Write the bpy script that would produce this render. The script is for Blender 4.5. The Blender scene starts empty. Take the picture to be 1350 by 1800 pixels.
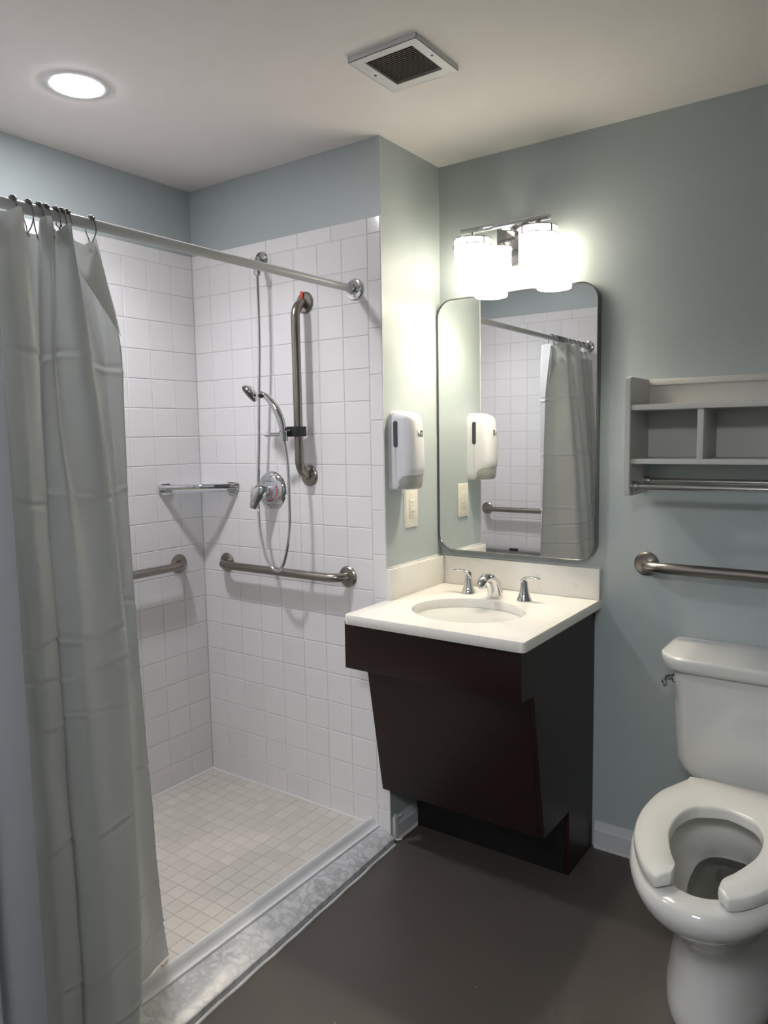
import bpy, bmesh, math, random
from mathutils import Vector, Matrix
random.seed(7)
PI = math.pi
SC = bpy.context.scene
COL = SC.collection
V = Vector

# ------------------------------------------------------------------ camera
cd = bpy.data.cameras.new('camera'); cam = bpy.data.objects.new('camera', cd); COL.objects.link(cam)
_r = V((0.8189485, 0.5736156, -0.0169851)); _u = V((-0.0452931, 0.0941134, 0.9945306)); _f = V((-0.5720768, 0.8137001, -0.1030549))
cam.matrix_world = Matrix(((_r.x, _u.x, -_f.x, 1.44704), (_r.y, _u.y, -_f.y, -2.06295), (_r.z, _u.z, -_f.z, 1.44792), (0, 0, 0, 1)))
cd.sensor_fit = 'VERTICAL'; cd.sensor_height = 36.0; cd.lens = 1307.87 / 1800 * 36.0
cd.clip_start = 0.02
SC.camera = cam

# ------------------------------------------------------------------ world, exposure
w = bpy.data.worlds.new('world'); SC.world = w; w.use_nodes = True
w.node_tree.nodes['Background'].inputs[0].default_value = (0.5, 0.55, 0.62, 1)
w.node_tree.nodes['Background'].inputs[1].default_value = 0.02
SC.view_settings.view_transform = 'Standard'; SC.view_settings.look = 'None'
SC.view_settings.gamma = 1.0; SC.view_settings.use_curve_mapping = False
SC.view_settings.exposure = 1.08
SCONCE_POWER = 5.4       # emission of the two frosted shades
SCONCE_COL = (1.0, 0.91, 0.74)
BULB_POWER = 250.0        # emission of the bulbs inside the open-bottomed shades
DOWN_POWER = 74.0         # emission of the recessed light lens
DOWN_WATT = 2.75           # light the recessed lamp throws downwards
DOWN_COL = (0.955, 0.955, 1.0)
FILL_POWER = 22.0         # emission of the fill panel added in the unseen hallway
FILL_COL = (0.97, 0.97, 1.0)

# ------------------------------------------------------------------ materials
def mat(name, col, rough=0.5, metal=0.0, noise=0.0, nscale=20.0, bump=0.0, bscale=60.0, spec=None, coat=0.0,
        emit=None, estr=0.0, aniso=None, rand=0.0, trans=0.0, sss=0.0):
    m = bpy.data.materials.new(name); m.use_nodes = True
    nt = m.node_tree; N = nt.nodes; L = nt.links; b = N['Principled BSDF']
    b.inputs['Base Color'].default_value = (*col, 1); b.inputs['Roughness'].default_value = rough
    b.inputs['Metallic'].default_value = metal
    if spec is not None: b.inputs['Specular IOR Level'].default_value = spec
    if coat: b.inputs['Coat Weight'].default_value = coat; b.inputs['Coat Roughness'].default_value = 0.08
    if emit: b.inputs['Emission Color'].default_value = (*emit, 1); b.inputs['Emission Strength'].default_value = estr
    if sss: b.inputs['Subsurface Weight'].default_value = sss; b.inputs['Subsurface Radius'].default_value = (0.01, 0.01, 0.01)
    tc = N.new('ShaderNodeTexCoord')
    mp = N.new('ShaderNodeMapping'); L.new(tc.outputs['Object'], mp.inputs['Vector'])
    if aniso: mp.inputs['Scale'].default_value = aniso
    last = None
    if noise or True:
        n = N.new('ShaderNodeTexNoise'); n.inputs['Scale'].default_value = nscale; n.inputs['Detail'].default_value = 4
        L.new(mp.outputs[0], n.inputs['Vector'])
        mx = N.new('ShaderNodeMix'); mx.data_type = 'RGBA'
        k = max(noise, 0.01)
        mx.inputs[6].default_value = (*[c * (1 - k) for c in col], 1); mx.inputs[7].default_value = (*[min(1, c * (1 + k)) for c in col], 1)
        L.new(n.outputs['Fac'], mx.inputs[0]); last = mx.outputs[2]
    if rand:
        oi = N.new('ShaderNodeObjectInfo'); hs = N.new('ShaderNodeHueSaturation'); mr = N.new('ShaderNodeMapRange')
        mr.inputs['To Min'].default_value = 1 - rand; mr.inputs['To Max'].default_value = 1 + rand
        L.new(oi.outputs['Random'], mr.inputs['Value']); L.new(mr.outputs[0], hs.inputs['Value']); L.new(last, hs.inputs['Color']); last = hs.outputs[0]
    L.new(last, b.inputs['Base Color'])
    if bump:
        n2 = N.new('ShaderNodeTexNoise'); n2.inputs['Scale'].default_value = bscale; n2.inputs['Detail'].default_value = 3
        L.new(mp.outputs[0], n2.inputs['Vector'])
        bp = N.new('ShaderNodeBump'); bp.inputs['Strength'].default_value = bump; bp.inputs['Distance'].default_value = 0.002
        L.new(n2.outputs['Fac'], bp.inputs['Height']); L.new(bp.outputs[0], b.inputs['Normal'])
    if trans:
        out = N['Material Output']; tr = N.new('ShaderNodeBsdfTranslucent'); tr.inputs[0].default_value = (*col, 1)
        ms = N.new('ShaderNodeMixShader'); ms.inputs[0].default_value = trans
        L.new(b.outputs[0], ms.inputs[1]); L.new(tr.outputs[0], ms.inputs[2]); L.new(ms.outputs[0], out.inputs['Surface'])
    return m

M = {}
M['paint'] = mat('blue_grey_paint', (0.42, 0.468, 0.470), 0.42, noise=0.02, bump=0.05, bscale=180)
M['ceil'] = mat('ceiling_paint', (0.80, 0.765, 0.735), 0.8, noise=0.02, bump=0.05, bscale=150)
M['tile'] = mat('white_glazed_tile', (0.78, 0.76, 0.765), 0.13, noise=0.015, nscale=8, bump=0.12, bscale=14, rand=0.018)
M['grout'] = mat('grout', (0.66, 0.645, 0.64), 0.75, noise=0.05)
M['ftile'] = mat('cream_floor_tile', (0.62, 0.58, 0.52), 0.42, noise=0.05, nscale=30, rand=0.05)
M['fgrout'] = mat('floor_grout', (0.46, 0.44, 0.40), 0.8, noise=0.06)
M['white'] = mat('white_semigloss', (0.72, 0.72, 0.72), 0.35, noise=0.02)
M['trimw'] = mat('trim_white', (0.60, 0.61, 0.62), 0.45, noise=0.02)
M['jamb'] = mat('grey_door_frame', (0.34, 0.34, 0.365), 0.45, noise=0.02)
M['caulk'] = mat('caulk', (0.72, 0.71, 0.70), 0.5, noise=0.03, bump=0.3, bscale=120)
M['rod'] = mat('grey_rod_enamel', (0.55, 0.56, 0.57), 0.28, noise=0.02)
M['chrome'] = mat('chrome', (0.64, 0.64, 0.65), 0.06, 1.0)
M['steel'] = mat('brushed_steel', (0.31, 0.28, 0.25), 0.28, 1.0, noise=0.06, nscale=60, bump=0.03, bscale=400)
M['steeld'] = mat('peened_steel', (0.21, 0.19, 0.175), 0.40, 1.0, noise=0.08, nscale=300, bump=0.25, bscale=900)
M['nickel'] = mat('satin_nickel', (0.45, 0.44, 0.43), 0.28, 1.0, noise=0.04)
M['hook'] = mat('dark_hook_metal', (0.20, 0.195, 0.19), 0.22, 1.0)
M['black'] = mat('black_plastic', (0.012, 0.012, 0.013), 0.4)
M['dgrey'] = mat('dark_grey_plastic', (0.055, 0.055, 0.065), 0.3)
M['mgrey'] = mat('grey_plastic', (0.36, 0.35, 0.35), 0.4)
M['red'] = mat('red_print', (0.55, 0.05, 0.03), 0.5)
M['blue'] = mat('blue_print', (0.05, 0.10, 0.5), 0.5)
M['dial'] = mat('dial_grey', (0.50, 0.52, 0.55), 0.35, 0.4)
M['porc'] = mat('porcelain', (0.68, 0.675, 0.65), 0.09, noise=0.01, coat=0.3)
M['seat'] = mat('seat_plastic', (0.73, 0.725, 0.69), 0.16, noise=0.01)
M['sinkp'] = mat('sink_porcelain', (0.60, 0.60, 0.55), 0.12, noise=0.01)
M['mirror'] = mat('mirror_glass', (0.86, 0.88, 0.87), 0.0, 1.0)
M['shelfp'] = mat('shelf_paint', (0.56, 0.55, 0.52), 0.45, noise=0.02)
M['label'] = mat('label_white', (0.75, 0.76, 0.74), 0.4)
M['plastw'] = mat('dispenser_white', (0.66, 0.655, 0.68), 0.33, noise=0.01)
M['plastg'] = mat('dispenser_button', (0.33, 0.335, 0.315), 0.4)
M['ivory'] = mat('outlet_ivory', (0.74, 0.71, 0.62), 0.35)
M['floor'] = None


def clear_mat(name, tint, gloss, white=0.0):
    m = bpy.data.materials.new(name); m.use_nodes = True; nt = m.node_tree; N = nt.nodes; L = nt.links
    for n in list(N):
        if n.type != 'OUTPUT_MATERIAL': N.remove(n)
    out = [n for n in N if n.type == 'OUTPUT_MATERIAL'][0]
    tc = N.new('ShaderNodeTexCoord'); no = N.new('ShaderNodeTexNoise'); no.inputs['Scale'].default_value = 30; L.new(tc.outputs['Object'], no.inputs['Vector'])
    tr = N.new('ShaderNodeBsdfTransparent'); tr.inputs[0].default_value = (*tint, 1)
    gl = N.new('ShaderNodeBsdfGlossy'); gl.inputs['Roughness'].default_value = 0.02
    bp = N.new('ShaderNodeBump'); bp.inputs['Strength'].default_value = 0.03; L.new(no.outputs['Fac'], bp.inputs['Height']); L.new(bp.outputs[0], gl.inputs['Normal'])
    fr = N.new('ShaderNodeFresnel'); fr.inputs[0].default_value = gloss
    mx = N.new('ShaderNodeMixShader'); L.new(fr.outputs[0], mx.inputs[0]); L.new(tr.outputs[0], mx.inputs[1]); L.new(gl.outputs[0], mx.inputs[2])
    df = N.new('ShaderNodeBsdfDiffuse'); df.inputs[0].default_value = (0.8, 0.81, 0.82, 1)
    m2 = N.new('ShaderNodeMixShader'); m2.inputs[0].default_value = white; L.new(mx.outputs[0], m2.inputs[1]); L.new(df.outputs[0], m2.inputs[2])
    L.new(m2.outputs[0], out.inputs['Surface']); return m
M['water'] = clear_mat('bowl_water', (0.97, 0.99, 0.96), 1.33)
M['frost'] = clear_mat('frosted_tray', (0.92, 0.94, 0.95), 1.45, 0.2)
def floor_mat():
    m = mat('brown_grey_floor', (0.080, 0.068, 0.058), 0.45, noise=0.10, nscale=5, bump=0.12, bscale=250)
    nt = m.node_tree; N = nt.nodes; L = nt.links; b = N['Principled BSDF']
    src = b.inputs['Base Color'].links[0].from_socket
    tc = N.new('ShaderNodeTexCoord')
    vo = N.new('ShaderNodeTexVoronoi'); vo.inputs['Scale'].default_value = 22; L.new(tc.outputs['Object'], vo.inputs['Vector'])
    lt = N.new('ShaderNodeMath'); lt.operation = 'LESS_THAN'; lt.inputs[1].default_value = 0.045; L.new(vo.outputs['Distance'], lt.inputs[0])
    n = N.new('ShaderNodeTexNoise'); n.inputs['Scale'].default_value = 9; L.new(tc.outputs['Object'], n.inputs['Vector'])
    gt = N.new('ShaderNodeMath'); gt.operation = 'GREATER_THAN'; gt.inputs[1].default_value = 0.56; L.new(n.outputs['Fac'], gt.inputs[0])
    mu = N.new('ShaderNodeMath'); mu.operation = 'MULTIPLY'; L.new(lt.outputs[0], mu.inputs[0]); L.new(gt.outputs[0], mu.inputs[1])
    mx = N.new('ShaderNodeMix'); mx.data_type = 'RGBA'; mx.inputs[7].default_value = (0.40, 0.36, 0.31, 1)
    L.new(mu.outputs[0], mx.inputs[0]); L.new(src, mx.inputs[6]); L.new(mx.outputs[2], b.inputs['Base Color'])
    return m
M['floor'] = floor_mat()

def marble_mat(name, base, vein, sc, lo, hi, rough):
    m = mat(name, base, rough)
    nt = m.node_tree; N = nt.nodes; L = nt.links; b = N['Principled BSDF']
    tc = N.new('ShaderNodeTexCoord')
    n = N.new('ShaderNodeTexNoise'); n.inputs['Scale'].default_value = sc; n.inputs['Detail'].default_value = 8; n.inputs['Distortion'].default_value = 0.3
    L.new(tc.outputs['Object'], n.inputs['Vector'])
    a = N.new('ShaderNodeMath'); a.operation = 'SUBTRACT'; a.inputs[1].default_value = 0.5; L.new(n.outputs['Fac'], a.inputs[0])
    ab = N.new('ShaderNodeMath'); ab.operation = 'ABSOLUTE'; L.new(a.outputs[0], ab.inputs[0])
    mr = N.new('ShaderNodeMapRange'); mr.inputs['From Min'].default_value = lo; mr.inputs['From Max'].default_value = hi
    mr.inputs['To Min'].default_value = 1; mr.inputs['To Max'].default_value = 0; L.new(ab.outputs[0], mr.inputs['Value'])
    n2 = N.new('ShaderNodeTexNoise'); n2.inputs['Scale'].default_value = sc * 0.35; n2.inputs['Detail'].default_value = 5; L.new(tc.outputs['Object'], n2.inputs['Vector'])
    mu = N.new('ShaderNodeMath'); mu.operation = 'MULTIPLY'; L.new(mr.outputs[0], mu.inputs[0]); L.new(n2.outputs['Fac'], mu.inputs[1])
    mx = N.new('ShaderNodeMix'); mx.data_type = 'RGBA'; mx.inputs[6].default_value = (*base, 1); mx.inputs[7].default_value = (*vein, 1)
    L.new(mu.outputs[0], mx.inputs[0]); L.new(mx.outputs[2], b.inputs['Base Color'])
    return m
M['marble'] = marble_mat('grey_marble', (0.62, 0.615, 0.62), (0.27, 0.27, 0.27), 25, 0.0, 0.10, 0.3)
M['quartz'] = marble_mat('white_quartz', (0.80, 0.775, 0.725), (0.66, 0.63, 0.58), 9, 0.0, 0.010, 0.12)

def wood_mat():
    m = mat('espresso_wood', (0.0155, 0.0056, 0.0042), 0.36, spec=0.35, noise=0.35, nscale=6, aniso=(40, 40, 2.0), bump=0.04, bscale=30)
    return m
M['wood'] = wood_mat()
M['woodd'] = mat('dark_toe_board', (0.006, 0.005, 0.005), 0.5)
M['curtain'] = mat('white_vinyl_curtain', (0.80, 0.81, 0.80), 0.36, noise=0.02, bump=0.10, bscale=9, trans=0.36)
M['shade'] = mat('frosted_shade', (0.9, 0.9, 0.88), 0.4, emit=SCONCE_COL, estr=SCONCE_POWER)
M['fill_lens'] = mat('hall_fill_lens', (0.9, 0.9, 0.9), 0.4, emit=FILL_COL, estr=FILL_POWER)  # glowing face of the added hallway fill
M['bulb'] = mat('bulb_glow', (0.9, 0.9, 0.9), 0.4, emit=SCONCE_COL, estr=BULB_POWER)
M['lens'] = mat('downlight_lens', (0.9, 0.9, 0.9), 0.4, emit=DOWN_COL, estr=DOWN_POWER)

# ------------------------------------------------------------------ mesh helpers
def nb(): return bmesh.new()
def smooth(me, ang=32):
    b = bmesh.new(); b.from_mesh(me); a = math.radians(ang)
    for f in b.faces: f.smooth = True
    for e in b.edges:
        e.smooth = len(e.link_faces) == 2 and e.calc_face_angle(0) < a
    b.to_mesh(me); b.free()
def root_loc(p):
    while p is not None and p.parent is not None: p = p.parent
    return V(p.location) if p is not None else V((0, 0, 0))
def obj(name, bm, m, parent=None, kind=None, label=None, cat=None, group=None, ang=32, fix=True):
    if fix: bmesh.ops.recalc_face_normals(bm, faces=bm.faces)
    o0 = root_loc(parent)
    if o0.length: bmesh.ops.translate(bm, verts=bm.verts, vec=-o0)
    me = bpy.data.meshes.new(name); bm.to_mesh(me); bm.free(); smooth(me, ang)
    me.materials.append(M[m] if isinstance(m, str) else m)
    o = bpy.data.objects.new(name, me); COL.objects.link(o)
    if parent is not None: o.parent = parent
    if kind: o['kind'] = kind
    if label: o['label'] = label
    if cat: o['category'] = cat
    if group: o['group'] = group
    return o
def thing(name, label, cat, loc, group=None):
    o = bpy.data.objects.new(name, None); COL.objects.link(o); o.location = loc; o.empty_display_size = 0.05
    o['label'] = label; o['category'] = cat
    if group: o['group'] = group
    return o
def box(bm, x0, x1, y0, y1, z0, z1, bev=0.0, seg=2):
    vs = [bm.verts.new((x, y, z)) for z in (z0, z1) for y in (y0, y1) for x in (x0, x1)]
    F = [(0, 2, 3, 1), (4, 5, 7, 6), (0, 1, 5, 4), (2, 6, 7, 3), (0, 4, 6, 2), (1, 3, 7, 5)]
    fs = [bm.faces.new([vs[i] for i in f]) for f in F]
    if bev:
        es = list({e for f in fs for e in f.edges})
        bmesh.ops.bevel(bm, geom=es, offset=bev, segments=seg, affect='EDGES', profile=0.5)
    return bm
def prism(bm, poly, axis, a, b, bev=0.0):
    """extrude 2D polygon along axis ('x': poly=(y,z), 'y': poly=(x,z), 'z': poly=(x,y))"""
    def mk(p, t):
        return {'x': (t, p[0], p[1]), 'y': (p[0], t, p[1]), 'z': (p[0], p[1], t)}[axis]
    A = [bm.verts.new(mk(p, a)) for p in poly]; B = [bm.verts.new(mk(p, b)) for p in poly]
    n = len(poly); fs = [bm.faces.new(A), bm.faces.new(B[::-1])]
    for i in range(n): fs.append(bm.faces.new((A[i], B[i], B[(i + 1) % n], A[(i + 1) % n])))
    if bev:
        es = list({e for f in fs for e in f.edges})
        bmesh.ops.bevel(bm, geom=es, offset=bev, segments=2, affect='EDGES')
    return bm
def loft(bm, secs, cap0=True, cap1=True, closed=True):
    R = [[bm.verts.new(p) for p in s] for s in secs]; n = len(secs[0])
    for a, b in zip(R, R[1:]):
        for i in range(n if closed else n - 1):
            j = (i + 1) % n; bm.faces.new((a[i], a[j], b[j], b[i]))
    if cap0: bm.faces.new(R[0][::-1])
    if cap1: bm.faces.new(R[-1])
    return bm
def frame(d):
    d = d.normalized(); t = V((0, 0, 1)) if abs(d.z) < 0.9 else V((1, 0, 0))
    a = d.cross(t).normalized(); return a, d.cross(a).normalized()
def lathe(bm, prof, o, axis, n=28, cap=True, sx=1.0, sy=1.0, A=None):
    d = V(axis).normalized(); a, b = frame(d) if A is None else (V(A), d.cross(V(A)))
    secs = [[V(o) + d * z + a * (r * sx * math.cos(2 * PI * i / n)) + b * (r * sy * math.sin(2 * PI * i / n)) for i in range(n)] for r, z in prof]
    return loft(bm, secs, cap, cap)
def tube(bm, pts, r, n=14, caps=True, closed=False):
    pts = [V(p) for p in pts]; N = len(pts); rs = r if isinstance(r, (list, tuple)) else [r] * N
    T = []
    for i in range(N):
        a = pts[i - 1] if (i > 0 or closed) else pts[i]; b = pts[(i + 1) % N] if (i < N - 1 or closed) else pts[i]
        T.append((b - a).normalized())
    u, v = frame(T[0]); secs = []
    for i in range(N):
        if i:
            ax = T[i - 1].cross(T[i])
            if ax.length > 1e-7:
                q = Matrix.Rotation(T[i - 1].angle(T[i]), 3, ax.normalized()); u = q @ u; v = q @ v
        secs.append([pts[i] + (u * math.cos(2 * PI * k / n) + v * math.sin(2 * PI * k / n)) * rs[i] for k in range(n)])
    if closed: secs.append(secs[0][:]) 
    loft(bm, secs, caps and not closed, caps and not closed)
    if closed: bmesh.ops.remove_doubles(bm, verts=bm.verts, dist=1e-6)
    return bm
def catmull(P, k=8):
    P = [V(p) for p in P]; Q = [P[0] * 2 - P[1]] + P + [P[-1] * 2 - P[-2]]; out = []
    for i in range(1, len(Q) - 2):
        for j in range(k):
            t = j / k; a, b, c, d = Q[i - 1], Q[i], Q[i + 1], Q[i + 2]
            out.append(0.5 * ((2 * b) + (c - a) * t + (2 * a - 5 * b + 4 * c - d) * t * t + (3 * b - a - 3 * c + d) * t ** 3))
    return out + [P[-1]]
def fillet(P, r, k=8):
    P = [V(p) for p in P]; out = [P[0]]
    for i in range(1, len(P) - 1):
        a = (P[i - 1] - P[i]).normalized(); b = (P[i + 1] - P[i]).normalized()
        for j in range(k + 1):
            t = j / k; s = P[i] + a * r; e = P[i] + b * r
            out.append((1 - t) ** 2 * s + 2 * t * (1 - t) * (P[i] * 0.75 + (s + e) * 0.125) + t * t * e)
    return out + [P[-1]]
def rrect(x0, x1, z0, z1, r, k=6):
    pts = []
    for cx, cz, a0 in ((x1 - r, z1 - r, 0), (x0 + r, z1 - r, 90), (x0 + r, z0 + r, 180), (x1 - r, z0 + r, 270)):
        for j in range(k + 1):
            a = math.radians(a0 + 90 * j / k); pts.append((cx + r * math.cos(a), cz + r * math.sin(a)))
    return pts
def disc(bm, o, axis, r, t, n=24, bev=0.0):
    return lathe(bm, [(r - bev, 0), (r, bev), (r, t - bev), (r - bev, t)] if bev else [(r, 0), (r, t)], o, axis, n)
def torus(bm, c, axis, R, r, n=20, m=8):
    a, b = frame(V(axis)); tube(bm, [V(c) + a * R * math.cos(2 * PI * i / n) + b * R * math.sin(2 * PI * i / n) for i in range(n)], r, m, closed=True)
    return bm
def sphere(bm, c, r, u=10, v=7, sc=(1, 1, 1)):
    mtx = Matrix.Translation(V(c)) @ Matrix.Diagonal((r * sc[0], r * sc[1], r * sc[2], 1))
    bmesh.ops.create_uvsphere(bm, u_segments=u, v_segments=v, radius=1, matrix=mtx); return bm

# ------------------------------------------------------------------ room shell
W = 0.917; D = 0.380; H = 2.4144; YE = -1.55; ZF = 0.0486; RX = 1.98; YF = -1.67; JX = 0.492; JX2 = 1.62
P4 = 0.1095; Z0 = 0.1401
def struct(name, bm, m, parent=None, **k): return obj(name, bm, m, parent, kind='structure' if parent is None else None, **k)

struct('floor', box(nb(), -0.05, 2.6, -3.6, D + 0.1, -0.1, 0.0), 'floor')
struct('ceiling', box(nb(), -W - 0.1, 2.6, -3.6, D + 0.1, H, H + 0.1), 'ceil')
wall_left = struct('wall_left', box(nb(), -W - 0.12, -W - 0.006, YE - 0.12, 0.02, 0, H), 'paint')
wall_alcove = struct('wall_alcove', box(nb(), -W - 0.12, -0.02, 0.006, D + 0.1, 0, H), 'paint')
struct('wall_side', box(nb(), -0.02, 0.0, 0.0035, D, 0, H), 'paint')
struct('wall_back', box(nb(), -0.02, RX + 0.1, D, D + 0.1, 0, H), 'paint')
struct('wall_right', box(nb(), RX, RX + 0.1, YF, D, 0, H), 'paint')
wall_end = struct('wall_end', box(nb(), -W - 0.12, 0.0, YE - 0.12, YE - 0.006, 0, H), 'paint')
bm = box(nb(), 0.0, JX - 0.02, YF, YE, 0, H)
box(bm, JX2 + 0.02, RX, YF, YE, 0, H); box(bm, JX - 0.02, JX2 + 0.02, YF, YE, 2.15, H)
struct('wall_front', bm, 'paint')
bm = box(nb(), JX - 0.02, JX, YF - 0.005, YE + 0.002, 0, 2.15, 0.002)
box(bm, JX2, JX2 + 0.02, YF - 0.005, YE + 0.002, 0, 2.15, 0.002); box(bm, JX - 0.02, JX2 + 0.02, YF - 0.005, YE + 0.002, 2.13, 2.15)
box(bm, JX - 0.012, JX + 0.012, YF + 0.02, YF + 0.055, 0, 2.13, 0.001)
box(bm, JX2 - 0.012, JX2, YF + 0.02, YF + 0.055, 0, 2.13, 0.001)
struct('trim_1', bm, 'jamb')
bm = box(nb(), -0.4, -0.3, -3.5, YF, 0, H); box(bm, 2.5, 2.6, -3.5, YF, 0, H); box(bm, -0.4, 2.6, -3.6, -3.5, 0, H)
box(bm, -0.4, 0.0, YF, YF + 0.01, 0, H); box(bm, RX + .1, 2.6, YF, YF + 0.01, 0, H)
struct('wall_hall', bm, 'paint')

# baseboards
def bb_profile(t=0.014, h=0.095):
    return [(0, 0), (t + 0.003, 0), (t + 0.003, 0.006), (t, 0.008), (t, h - 0.030), (t - 0.003, h - 0.026), (t - 0.004, h - 0.016), (t - 0.009, h - 0.008), (t - 0.010, h), (0, h)]
struct('baseboard_back', prism(nb(), [(D - a, b) for a, b in bb_profile()], 'x', 0.612, RX), 'trimw')
struct('baseboard_right', prism(nb(), [(RX - a, b) for a, b in bb_profile()], 'y', YE, D - 0.02), 'trimw')
bs = struct('baseboard_side', prism(nb(), [(a, b) for a, b in bb_profile(0.012, 0.085)], 'y', 0.036, D), 'trimw')
bm = box(nb(), 0.0, 0.012, 0.016, 0.034, 0.006, 0.086); prism(bm, [(0.001, 0.086), (0.011, 0.086), (0.004, 0.098)], 'y', 0.018, 0.032)
tube(bm, [(0.004, 0.036, 0.082), (0.012, 0.046, 0.084), (0.015, 0.056, 0.089)], [0.003, 0.0025, 0.001], 6)
tube(bm, catmull([(0.012, 0.018, 0.006), (0.022, 0.035, 0.004), (0.016, 0.06, 0.003), (0.016, 0.15, 0.002)], 5), 0.004, 6)
obj('corner_end_cap', bm, 'caulk', bs)

# ------------------------------------------------------------------ wall tiles
TM = {}
def tile_mesh(w, h, t, m, bev=0.0011, key=None):
    """a glazed tile, centred, face towards -y (w along x, h along z), thickness t behind the face"""
    k = (round(w, 4), round(h, 4), round(t, 4), m, key)
    if k in TM: return TM[k]
    bm = nb()
    a, b = w / 2, h / 2
    ro = [(a, b), (-a, b), (-a, -b), (a, -b)]; ri = [(a - bev * 1.6, b - bev * 1.6), (-a + bev * 1.6, b - bev * 1.6), (-a + bev * 1.6, -b + bev * 1.6), (a - bev * 1.6, -b + bev * 1.6)]
    A = [bm.verts.new((x, t, z)) for x, z in ro]; B = [bm.verts.new((x, bev, z)) for x, z in ro]; C2 = [bm.verts.new((x, 0, z)) for x, z in ri]
    for i in range(4):
        j = (i + 1) % 4
        bm.faces.new((A[i], A[j], B[j], B[i])); bm.faces.new((B[i], B[j], C2[j], C2[i]))
    bm.faces.new(C2); bm.faces.new(A[::-1])
    bmesh.ops.recalc_face_normals(bm, faces=bm.faces)
    me = bpy.data.meshes.new('tile'); bm.to_mesh(me); bm.free(); smooth(me, 5); me.materials.append(M[m]); TM[k] = me
    return me
def tile_wall(wall, org, ux, length, first, name):
    """org: inner corner point on the tile face plane; ux: run direction; columns: first joint offset then P4"""
    ux = V(ux); rz = math.atan2(ux.y, ux.x)
    g = 0.0022
    def put(s0, s1, z0, z1, nm='tile'):
        if s1 - s0 < 0.012: return
        me = tile_mesh(s1 - s0 - g, z1 - z0 - g, 0.0062, 'tile')
        o = bpy.data.objects.new(nm, me); COL.objects.link(o); o.parent = wall
        jit = random.uniform(-0.00025, 0.00025)
        c = V(org) + ux * ((s0 + s1) / 2); o.location = (c.x, c.y, (z0 + z1) / 2)
        o.rotation_euler = (random.uniform(-.0012, .0012), 0, rz + random.uniform(-.0012, .0012))
    js = first
    zs = [ZF] + [Z0 + P4 * k for k in range(19)]
    for a, b in zip(js, js[1:]):
        for z0, z1 in zip(zs, zs[1:]): put(a, b, z0, z1)
    return put, zs[-1]
ZT = Z0 + P4 * 18; ZTT = ZT + 0.0530
# valve wall (face -y at y=0): run from the left corner in +x
L0 = W - 0.0535
js = [0.0] + sorted([L0 - P4 * k for k in range(0, 8)])
put, _ = tile_wall(wall_alcove, (-W, 0, 0), (1, 0, 0), W, js, 'v')
s = L0; q = []
while s > 0: put(max(0, s - 0.1535), s, ZT, ZTT, 'trim_tile'); s -= 0.1535
put(L0, W, ZT, ZTT, 'trim_tile')
z = ZT
while z > 0.03: put(L0, W, max(0.028, z - 0.1535), z, 'trim_tile'); z -= 0.1535
# left wall (face +x): seen from inside the run goes -y -> from far end; org at near end so that faces point +x
def joints(first, n, tot):
    j = [0.0, first]
    while j[-1] + P4 < tot - 0.004: j.append(j[-1] + P4)
    return j + [tot]
TOT = -YE
jl = joints(0.1092, 0, TOT); jr = sorted([TOT - v for v in jl])
put, _ = tile_wall(wall_left, (-W, YE, 0), (0, 1, 0), TOT, jr, 'l')
s = TOT
while s > 0.01: put(max(0, s - 0.1535), s, ZT, ZTT, 'trim_tile'); s -= 0.1535
# end wall (face +y at y=YE): run in -x from the opening edge
je = [0.0, 0.0535]
while je[-1] + P4 < W: je.append(je[-1] + P4)
je = je[1:] + [W]
put, _ = tile_wall(wall_end, (0, YE, 0), (-1, 0, 0), W, je, 'e')
s = 0.0535
while s < W - 0.01: put(s, min(W, s + 0.1535), ZT, ZTT, 'trim_tile'); s += 0.1535
put(0, 0.0535, ZT, ZTT, 'trim_tile')
z = ZT
while z > 0.03: put(0, 0.0535, max(0.028, z - 0.1535), z, 'trim_tile'); z -= 0.1535
# grout beds
GZ = ZTT - 0.001
obj('grout', box(nb(), -W - 0.01, -0.0012, 0.0017, 0.0075, 0.0, GZ), 'grout', wall_alcove)
obj('grout', box(nb(), -W - 0.0075, -W - 0.0017, YE, 0.004, 0.0, GZ), 'grout', wall_left)
obj('grout', box(nb(), -W - 0.01, -0.0012, YE - 0.0075, YE - 0.0017, 0.0, GZ), 'grout', wall_end)
obj('caulk_line', tube(nb(), [(-0.0005, 0.0025, 0.03), (-0.0005, 0.0025, ZTT)], 0.0022, 6), 'caulk', wall_alcove)

# ------------------------------------------------------------------ shower floor
CX = -0.088                                        # inner edge of the dam
sf = struct('floor_shower', box(nb(), -W - 0.01, -0.05, YE - 0.006, 0.006, -0.05, ZF - 0.0012), 'fgrout')
pt = 0.0530; cand = []
fx = []
s = -0.0535
while s - pt > -W + 0.004: fx.append((s - pt, s)); s -= pt
fx.append((-W, s)); fx = [(a, min(b, CX)) for a, b in fx if a < CX - 0.008]
fy = []; s = 0.0
while s - pt > YE + 0.004: fy.append((s - pt, s)); s -= pt
fy.append((YE, s))
for a, b in fx:
    for c, d in fy:
        if b - a < 0.006 or d - c < 0.006: continue
        cx, cy = (a + b) / 2, (c + d) / 2
        sh = 1 if not (cy < -0.93 and cx > -0.55) else 0
        cand.append((0 if sh and cy > -1.02 else 1, (cx - 1.447) ** 2 + (cy + 2.06) ** 2, a, b, c, d))
cand.sort(); g = 0.0024
restbm = nb()
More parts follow.
